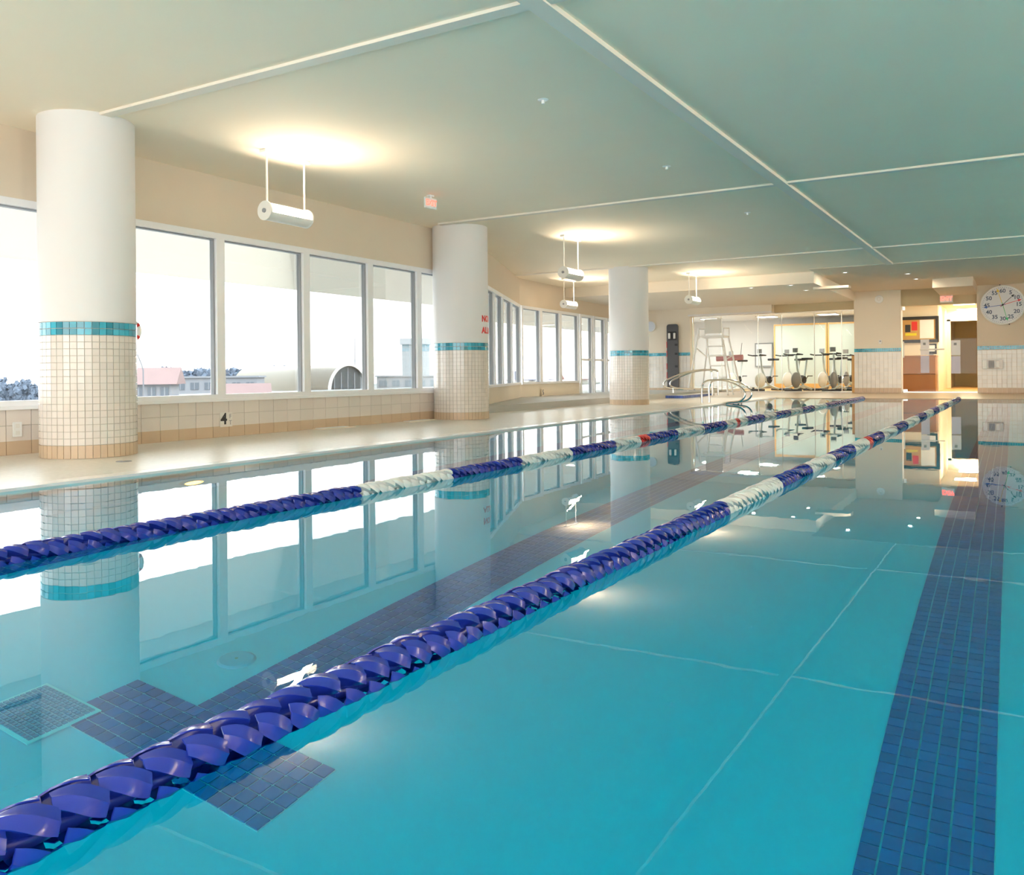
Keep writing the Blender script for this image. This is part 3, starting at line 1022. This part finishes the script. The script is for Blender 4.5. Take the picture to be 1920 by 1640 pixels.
MB().box(-.04, .04, -.045, .045, .92, .935).build('cap', M['wood'], t)

# ------------------------------------------------------------------ left wall fittings
t = thing('wall_outlet', 'white electrical outlet plate on window wall left of the nearest column', 'outlet', (WX + .008, 3.83, .29), PI / 2)
MB().box(-.035, .035, -.01, 0, -.058, .058).build('plate', M['wplastic'], t, bevel=.002)
for z in (-.028, .028):
    MB().box(-.017, .017, -.012, -.01, z - .016, z + .016).build('socket', M['lampw'], t, bevel=.001)
t = thing('depth_marker', 'black 4 FT depth mark on the window wall beside the nearest column', 'depth marker', (WX + .0085, 5.9, .265), PI / 2)
MB().box(-.07, .085, -.002, 0, -.075, .07).build('tile_plate', M['white_tile'], t)
R = Matrix.Rotation(PI / 2, 4, 'X')
text_obj('numeral', '4', .155, M['black'], t, Matrix.Translation((-.022, -.003, 0)) @ R, .0008, offset=.004)
text_obj('unit', 'F\nT', .062, M['gplastic'], t, Matrix.Translation((.06, -.003, -.005)) @ R, .0008)
t = thing('depth_marker', 'small dark 5 depth mark on the far window bay wall', 'depth marker', (-8.86, 16.4, .28), PI / 2 + .05)
text_obj('numeral', '5', .16, M['gplastic'], t, Matrix.Translation((0, -.012, 0)) @ R, .004)
MB().box(-.06, .06, -.007, .004, -.08, .08).build('tile_plate', M['cream'], t)
t = thing('deck_drain', 'small dark oval drain cover on the deck by the nearest column', 'drain', (-5.5, 3.86, DECK))
MB().lathe([(0, .004), (.05, .004), (.055, 0)], 24).build('cover', M['gplastic'], t, smooth=True)
MB().lathe([(0, .006), (.012, .006), (.014, .003)], 12).build('screw', M['steel'], t)
for i, (px_, py_, ln, ang) in enumerate(((-6.66, 7.35, .28, 1.5), (-6.63, 8.9, .30, 1.6))):
    t = thing('rolled_mat', ['pale folded kickboard lying at the wall base, nearer', 'pale folded kickboard lying at the wall base, farther'][i], 'kickboard', (px_, py_, DECK), ang)
    MB().box(-ln, ln, -.06, .06, 0, .012).build('board', M['cream'], t, bevel=.005)
    MB().box(-ln * .9, ln * .6, -.05, .05, .012, .018).build('upper_sheet', M['wplastic'], t, bevel=.002)

# ring buoy behind nearest column
t = thing('ring_buoy', 'small white and red ring seen past the edge of the nearest column', 'ring buoy', (WX + .14, 4.76, 1.10), 0)
prof = arc(.078, 0, .02, 0, 2 * PI, 10)
MB().lathe(prof, 36, axis='X').build('ring', M['wplastic'], t, smooth=True)
for k in range(4):
    a = k * PI / 2 + .6
    prof = arc(.078, 0, .0215, 0, 2 * PI, 10)
    MB().lathe(prof, 5, axis='X', a0=a, a1=a + .35).build('red_band', M['red'], t, smooth=True)
MB().box(-.14, -.0, -.008, .008, .075, .10).build('hook', M['steel'], t)

# ------------------------------------------------------------------ spa curb, handrails, guard chair
t = thing('spa_tub', 'low raised spa curb with blue tile edge behind the farthest column', 'spa', (0, 0, DECK))
sp = MB()
sx0, sx1, sy0, sy1 = -8.6, -6.55, 18.9, 21.1
for a in ((sx0, sx1, sy0, sy0 + .25), (sx0, sx1, sy1 - .25, sy1), (sx0, sx0 + .25, sy0 + .25, sy1 - .25), (sx1 - .25, sx1, sy0 + .25, sy1 - .25)):
    sp.box(*a, 0, .07)
sp.build('curb', M['deck'], t)
bd = MB()
for i in range(41):
    x = sx0 + i * .05
    bd.box(x + .002, x + .048, sy0 - .008, sy0, .004, .066)
for i in range(44):
    y = sy0 + i * .05
    bd.box(sx1, sx1 + .008, y + .002, y + .048, .004, .066)
o = bd.build('blue_tile_edge', tile_mat('spa_blue_tile', (.08, .14, .45), .2), t); o['kind'] = 'stuff'
MB().box(sx0 + .25, sx1 - .25, sy0 + .25, sy1 - .25, -.02, .03).build('spa_water', mat('spa_water_surface', (.25, .5, .55), .05), t)

RR = .021
t = thing('spa_handrail', 'long low stainless handrail curving over the spa steps', 'handrail', (0, 0, 0))
def smooth_pts(pts, n=6):
    pts = [Vector(p) for p in pts]; out = []
    for i in range(len(pts) - 1):
        p0 = pts[max(i - 1, 0)]; p1 = pts[i]; p2 = pts[i + 1]; p3 = pts[min(i + 2, len(pts) - 1)]
        for k in range(n):
            u = k / n
            out.append(.5 * ((2 * p1) + (p2 - p0) * u + (2 * p0 - 5 * p1 + 4 * p2 - p3) * u * u + (3 * p1 - p0 - 3 * p2 + p3) * u ** 3))
    out.append(pts[-1]); return out
for dy, dz in ((0, 0), (.45, 0)):
    yy = 19.5 + dy
    pts = [(-6.05, yy, .14), (-6.05, yy, .6), (-6.12, yy, .74), (-6.6, yy, .71), (-6.95, yy, .60), (-7.2, yy, .48), (-7.22, yy, .36), (-7.0, yy, .30), (-6.6, yy, .29), (-6.05, yy, .29)]
    MB().tube(smooth_pts(pts), RR, 8).build('rail', M['steel'], t, smooth=True)
for i, xx in enumerate((-7.0,)):
    MB().tube([(xx, 19.5, DECK + .05), (xx, 19.5, .32)], RR, 8).build('post', M['steel'], t, smooth=True)

def ladder(x, y, label):
    t = thing('pool_ladder', label, 'pool ladder', (x, y, 0))
    for dy in (-.25, .25):
        # along X: deck side (-X) to water side (+X)
        pts = [(-.50, dy, DECK), (-.50, dy, .42), (-.44, dy, .58), (-.25, dy, .63), (.05, dy, .60), (.32, dy, .46), (.40, dy, .30), (.30, dy, .17), (.05, dy, .13), (-.13, dy, .07), (-.16, dy, -.03), (-.05, dy, -.12), (.12, dy, -.16), (.25, dy, -.35), (.27, dy, -.9)]
        MB().tube(smooth_pts(pts), .021, 8).build('rail', M['steel'], t, smooth=True)
        MB().lathe([(.021, .02), (.05, .005), (.055, 0)], 20, c=(-.50, dy, DECK)).build('floor_flange', M['steel'], t, smooth=True)
    for z in (-.4, -.7):
        MB().box(.22, .30, -.25, .25, z, z + .03).build('step', M['wplastic'], t, bevel=.005)
    return t
ld = ladder(-4.70, 16.2, 'stainless pool ladder with looping handrails at the pool edge before the spa')
ld.scale = (.92, .92, .86)

t = thing('lifeguard_chair', 'tall white tubular lifeguard chair with steps beside the gym glass', 'lifeguard chair', (-6.72, 21.9, .115), 0)
wr = .022
legs = [((-.34, -.25, 1.72), (-.42, -.27, 1.2), (-.63, -.35, 0)), ((-.30, .35, 1.50), (-.36, .4, 1.0), (-.52, .5, 0)),
        ((.30, -.25, 1.40), (.38, -.27, .9), (.58, -.35, 0)), ((.26, .35, 1.5), (.36, .4, 1.0), (.56, .5, 0)),
        ((-.12, -.30, 1.45), (-.02, -.42, .9), (.16, -.62, 0)), ((.28, -.30, 1.45), (.38, -.42, .9), (.52, -.62, 0))]
for L in legs:
    MB().tube(smooth_pts(L, 4), wr, 8).build('leg', M['wplastic'], t, smooth=True)
for z, yy in ((1.22, -.36), (.98, -.41), (.72, -.47), (.42, -.53)):
    k = (1.45 - z)
    MB().box(-.10 + k * .18, .30 + k * .16, yy - .06, yy + .05, z, z + .035).build('step', M['wplastic'], t, bevel=.006)
MB().box(-.30, .30, -.28, .30, 1.47, 1.52).build('seat', M['wplastic'], t, bevel=.012)
MB().box(-.34, .12, .22, .28, 1.60, 1.98).build('backrest', M['lampw'], t, bevel=.02)
for s_ in (-.34, .30):
    MB().tube([(s_, -.25, 1.45), (s_, -.25, 1.70), (s_, .26, 1.72), (s_, .28, 1.45)], .018, 8).build('armrest', M['wplastic'], t, smooth=True)
MB().tube([(-.40, -.27, 1.2), (-.36, .4, 1.0), (.36, .4, 1.0), (.38, -.27, .9)], .015, 8).build('brace', M['wplastic'], t, smooth=True)
t = thing('rescue_tube', 'faded red rescue tube hanging behind the lifeguard chair steps', 'rescue tube', (-6.5, 22.46, 1.05))
MB().tube([(-.34, 0, 0), (-.3, 0, 0), (.3, 0, .02), (.36, 0, .02)], .075, 12).build('foam', mat('faded_red_foam', (.60, .30, .32), .6), t, smooth=True)
MB().tube([(.3, 0, .05), (.34, 0, .4)], .008, 6).build('strap', M['gplastic'], t)

# ------------------------------------------------------------------ gym bikes
def bike(x, y, rz, label, wheel='white'):
    t = thing('exercise_bike', label, 'exercise bike', (x, y, LEDGE), rz, 'exercise bikes behind the gym glass')
    fm = mat('bike_frame', (.62, .70, .74), .35, metal=.1) if 'bf' not in M else M['bf']
    M['bf'] = fm
    # x is forward
    for xx in (-.45, .5):
        MB().tube([(xx, -.25, .04), (xx, .25, .04)], .03, 8).build('foot', M['black'], t, smooth=True)
    MB().tube([(-.45, 0, .05), (0, 0, .16), (.5, 0, .05)], .03, 8).build('base_bar', fm, t, smooth=True)
    MB().tube([(0, 0, .16), (-.12, 0, .55), (-.20, 0, .86)], .026, 8).build('seat_post', fm, t, smooth=True)
    MB().tube([(.0, 0, .16), (.28, 0, .6), (.34, 0, 1.0)], .026, 8).build('steering_post', fm, t, smooth=True)
    MB().box(-.36, -.08, -.10, .10, .86, .92).build('seat', M['black'], t, bevel=.025)
    MB().tube([(.62, -.20, 1.02), (.40, -.23, 1.0), (.34, 0, 1.0), (.40, .23, 1.0), (.62, .20, 1.02)], .018, 8).build('handlebar', M['black'], t, smooth=True)
    MB().lathe([(0, -.022), (.20, -.022), (.215, -.01), (.215, .01), (.20, .022), (0, .022)], 28, axis='Y', c=(.36, 0, .31)).build('flywheel', M['wplastic'] if wheel == 'white' else M['gplastic'], t, smooth=True)
    MB().lathe([(0, -.05), (.10, -.05), (.10, .05), (0, .05)], 18, axis='Y', c=(.0, 0, .32)).build('crank_guard', M['black'], t, smooth=True)
    MB().tube([(.0, -.08, .32), (.12, -.08, .22)], .012, 6).tube([(0, .08, .32), (-.12, .08, .42)], .012, 6).build('crank', M['steel'], t)
    for a in ((.12, -.14, .22), (-.12, .14, .42)):
        MB().box(a[0] - .05, a[0] + .05, a[1] - .05, a[1] + .05, a[2] - .012, a[2] + .012).build('pedal', M['black'], t)
    MB().box(.36, .40, -.07, .07, 1.06, 1.18).build('console', M['gplastic'], t, bevel=.01)
    return t
bs = [(-7.3, 26.2, -1.9), (-5.95, 24.4, -2.0), (-5.45, 25.5, -2.0), (-4.95, 24.1, -1.9), (-4.45, 25.3, -2.0), (-4.0, 24.0, -1.8), (-4.2, 27.0, -1.7)]
bl = ['exercise bike standing alone left of the row behind the gym glass', 'white wheeled exercise bike, leftmost of the row behind the gym glass',
      'white wheeled exercise bike, second of the row behind the gym glass', 'exercise bike turned away at the middle of the gym row',
      'white wheeled exercise bike right of the middle of the gym row', 'exercise bike with grey wheel nearest the pillar',
      'dark exercise bike standing in the rear of the gym row']
for i, (x, y, a) in enumerate(bs):
    bike(x, y, a, bl[i], 'grey' if i in (5, 6, 3) else 'white')
t = thing('gym_poster', 'small pale framed poster on the gym back wall', 'poster', (-7.2, 28.96, 1.25))
MB().box(-.3, .3, -.03, 0, -.4, .4).build('frame', M['gplastic'], t)
MB().box(-.26, .26, -.035, -.03, -.36, .36).build('sheet', M['paper'], t)

# ------------------------------------------------------------------ outside
fabric = bpy.data.materials.new('valance_fabric')
fabric.use_nodes = True
_t = fabric.node_tree
_t.nodes.clear()
_o = _t.nodes.new('ShaderNodeOutputMaterial'); _m = _t.nodes.new('ShaderNodeMixShader')
_d = _t.nodes.new('ShaderNodeBsdfDiffuse'); _l = _t.nodes.new('ShaderNodeBsdfTranslucent')
_d.inputs[0].default_value = (.80, .77, .71, 1); _l.inputs[0].default_value = (.70, .67, .62, 1)
_m.inputs[0].default_value = .6
_t.links.new(_d.outputs[0], _m.inputs[1]); _t.links.new(_l.outputs[0], _m.inputs[2]); _t.links.new(_m.outputs[0], _o.inputs[0])
structure(MB().box(-16, -6.97, -12, 45, -.6, .2).build('terrace', M['terrace']))
edge = [(-9.35, -12), (-9.35, 13.6), (-11.2, 17.5), (-11.6, 30)]
can = MB().prism([(-7.02, -12), (-7.02, 10.6), (-9.25, 15.5), (-9.6, 23.5), (-9.6, 30)] + edge[::-1], 2.75, 3.0)
structure(can.build('roof_canopy', M['canopy']), 'pale canopy projecting outside above the windows')
va = MB()
for (ax, ay), (bx_, by) in zip(edge[:-1], edge[1:]):
    va.prism([(ax, ay), (bx_, by), (bx_ + .012, by), (ax + .012, ay)], 1.99, 2.76)
structure(va.build('canopy_valance', fabric), 'off white fabric valance hanging from the outside canopy edge')
structure(MB().box(-700, -16, -300, 700, -9, -8).build('ground', M['land']))

def tree_mesh(seed, h, r):
    rnd = random.Random(seed)
    bm = bmesh.new()
    for k in range(24):
        z = h * (.3 + .65 * k / 24)
        rr = r * .5 * (1 - .55 * k / 24) * rnd.uniform(.7, 1.1)
        m4 = Matrix.Translation((rnd.uniform(-.6, .6) * r, rnd.uniform(-.6, .6) * r, z)) @ Matrix.Diagonal((rr, rr, rr * 1.1, 1))
        bmesh.ops.create_icosphere(bm, subdivisions=2, radius=1, matrix=m4)
    for v in bm.verts: v.co += Vector((rnd.uniform(-1, 1), rnd.uniform(-1, 1), rnd.uniform(-1, 1))) * r * .15
    me = bpy.data.meshes.new('crown'); bm.to_mesh(me); bm.free()
    me.materials.append(M['foliage'])
    return me
tms = [tree_mesh(i, 10, 4.2) for i in range(3)]
tl = bmesh.new()
rt = random.Random(9)
for i in range(46):
    f = i / 45
    x = -268 + f * 88; y = 128 + f * 56
    sc = rt.uniform(.70, .92) + .25 * min(1, max(0, (f - .35) * 4))
    me = tms[i % 3].copy()
    me.transform(Matrix.Translation((x + rt.uniform(-4, 4), y + rt.uniform(-4, 4), -8)) @ Matrix.Rotation(rt.uniform(0, 6), 4, 'Z') @ Matrix.Diagonal((sc * .8, sc * .8, sc, 1)))
    tl.from_mesh(me)
    bpy.data.meshes.remove(me)
me = bpy.data.meshes.new('treeline'); tl.to_mesh(me); tl.free(); me.materials.append(M['foliage'])
o = bpy.data.objects.new('treeline', me); COL.objects.link(o)
tag(o, 'hazy blue grey line of trees along the horizon outside', 'trees'); o['kind'] = 'stuff'

def far_building(label, p, q, depth, z0, z1, wins, roof=None):
    P = Vector(p); Q = Vector(q); L = (Q - P).length
    t = thing('far_building', label, 'building', (P.x, P.y, 0), math.atan2(Q.y - P.y, Q.x - P.x))
    MB().box(0, L, 0, depth, z0, z1).build('wall', M['bwall'], t)
    if roof == 'gable':
        vs = [(-.5, -.5, z1), (L + .5, -.5, z1), (L + .5, depth + .5, z1), (-.5, depth + .5, z1), (-.5, depth / 2, z1 + 1.4), (L + .5, depth / 2, z1 + 1.4)]
        MB().add(vs, [(0, 1, 5, 4), (2, 3, 4, 5), (1, 2, 5), (3, 0, 4), (0, 3, 2, 1)]).build('roof', M['redroof'], t)
    else:
        MB().box(-.3, L + .3, -.3, depth, z1, z1 + .25).build('parapet', M['bwall'], t)
    n, zz, hh, ww = wins
    for i in range(n):
        x = L * (i + .5) / n
        f = MB().box(x - ww / 2, x + ww / 2, -.08, .02, zz, zz + hh).build('window', M['bdark'], t)
        MB().box(x - .05, x + .05, -.1, -.07, zz, zz + hh).build('mullion', M['bwall'], f)
    return t
far_building('small house with pinkish red roof beyond the window by the nearest column', (-62.5, 43.5), (-59.6, 46.2), 4, -8, .12, (4, -.8, .7, .6), 'gable')
far_building('second low pinkish red roofed house beside the first', (-57.0, 48.6), (-54.4, 51.6), 4, -8, -1.3, (3, -2.2, .6, .6), 'gable')
far_building('grey flat roofed building with square windows seen left of the first mullion', (-101.8, 79.3), (-93.0, 86.5), 8, -8, .55, (6, -1.1, 1.0, 1.1))
hz = far_building('hazy low building with square windows right of the arched hangar', (-96.5, 117.3), (-83.5, 126.0), 8, -8, .4, (7, -1.3, 1.1, 1.3))
hm = mat('hazy_wall', (.30, .31, .32), .9); hd = mat('hazy_window', (.15, .19, .22), .5)  # distance haze put into these paler wall and window colours
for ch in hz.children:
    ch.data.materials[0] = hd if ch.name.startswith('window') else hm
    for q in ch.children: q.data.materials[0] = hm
t = thing('control_tower', 'hazy tall block with flat top behind the third mullion', 'tower', (-151, 201.5, -8), .4)
MB().box(-3.4, 3.4, -3, 3, 0, 17.5).build('body', mat('hazy_block', (.30, .32, .33), .9), t)  # haze is part of the pale colours of body and top
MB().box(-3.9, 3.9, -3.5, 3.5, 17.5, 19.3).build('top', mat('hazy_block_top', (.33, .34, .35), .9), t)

# barrel-roofed hangar
P0 = Vector((-94.2, 107.2)); P1 = Vector((-121.5, 111.5))
dv = (P1 - P0); Lh = dv.length; aa = math.atan2(dv.y, dv.x)
t = thing('hangar', 'tan hangar with curved barrel roof and dark arched end', 'hangar', (P0.x, P0.y, -8), aa)
Wd = 3.9; zb = 6.2; hh = 4.3
def arch(n=20, k=1.0):
    return [(Wd * k * math.cos(PI * i / n), zb + hh * k * math.sin(PI * i / n)) for i in range(n + 1)]
A = arch()
n = len(A)
vs = [(x, yy, z) for x in (0, Lh) for yy, z in A]
MB().add(vs, [(i, i + 1, n + i + 1, n + i) for i in range(n - 1)]).build('barrel_roof', M['metalroof'], t, smooth=True)
A2 = arch(k=.97)
vs = [(.3, yy, z) for yy, z in A2] + [(.5, yy, z) for yy, z in A2]
MB().add(vs, [tuple(range(n)), tuple(range(n, 2 * n))]).build('end_face', M['hangarface'], t)
vs = [(x, yy, z) for x in (-.25, .25) for yy, z in arch(k=1.02)] + [(x, yy, z) for x in (-.25, .25) for yy, z in arch(k=.95)]
MB().add(vs, [(i, i + 1, n + i + 1, n + i) for i in range(n - 1)] + [(i, i + 1, 2 * n + i + 1, 2 * n + i) for i in range(n - 1)]).build('end_rim', M['canopy'], t)
MB().box(0.1, Lh, -Wd, Wd, 0, zb).build('lower_wall', M['bwall'], t)
MB().box(0.0, Lh, Wd - .1, Wd + .25, zb - .45, zb - .1).build('eave', M['canopy'], t)
for i in range(9):
    x = 1.5 + i * (Lh - 3) / 8
    MB().box(x - .9, x + .9, Wd, Wd + .08, 4.6, 5.5).build('window', M['bdark'], t)
for i in range(5):
    MB().box(.18, .3, -3 + i * 1.4, -2.9 + i * 1.4, zb - .5, zb + 2.2 + (1.6 if i == 2 else .8 if i in (1, 3) else 0)).build('door_rib', M['gplastic'], t)
t = thing('radio_mast', 'thin radio mast rising behind the arched hangar', 'mast', (-133, 153.8, -8))
MB().tube([(0, 0, 0), (0, 0, 17.5)], .12, 6).build('pole', M['gplastic'], t)
MB().tube([(-.6, 0, 13), (.6, 0, 13)], .06, 6).build('crossbar', M['gplastic'], t)
t = thing('crane_jib', 'thin bent pole outside, right of the nearest column', 'pole', (-52.75, 38.6, -8))
MB().tube([(0, 0, 0), (0, 0, 9.2), (-.1, -.05, 9.6), (-.7, -.4, 11.3)], .05, 6).build('pole', M['dark'], t, smooth=True)
MB().lathe([(.07, 0), (.12, 0), (.12, .5), (.07, .5)], 8).build('collar', M['gplastic'], t)

def plane(x, y, s, rz, m, label):
    t = thing('parked_airplane', label, 'airplane', (x, y, -1.2), rz)
    t.scale = (s, s, s)
    MB().lathe([(0, -3.2), (.35, -2.6), (.5, -1), (.5, 1), (.25, 2.8), (.08, 3.4), (0, 3.4)], 16, axis='Y', c=(0, 0, 1)).build('fuselage', M['canopy'], t, smooth=True)
    MB().box(-3.6, 3.6, -.9, .2, 1.25, 1.35).build('wing', m, t, bevel=.04)
    MB().add([(-.04, 2.2, 1.2), (.04, 2.2, 1.2), (.04, 3.4, 1.2), (-.04, 3.4, 1.2), (-.04, 2.9, 2.5), (.04, 2.9, 2.5), (.04, 3.5, 2.5), (-.04, 3.5, 2.5)],
             [(0, 1, 5, 4), (1, 2, 6, 5), (2, 3, 7, 6), (3, 0, 4, 7), (4, 5, 6, 7)]).build('tail_fin', m, t)
    MB().box(-1.1, 1.1, 2.8, 3.4, 1.25, 1.3).build('tailplane', m, t)
    for a in ((-.6, 0), (.6, 0), (0, -2.2)):
        MB().tube([(a[0], a[1], 0), (a[0], a[1], .8)], .06, 6).build('landing_leg', M['gplastic'], t)
plane(-52, 84, .9, .5, M['flag_red'], 'small hazy airplane with red wing seen through the far window bay, left')
plane(-50, 90, .9, 1.4, M['flag_blue'], 'small hazy airplane with blue wing seen through the far window bay, middle')
plane(-46, 95, .9, 2.3, M['flag_red'], 'small hazy airplane with red fin seen through the far window bay, right')
structure(MB().box(-80, -30, 60, 140, -8, -1.2).build('apron', M['land']))
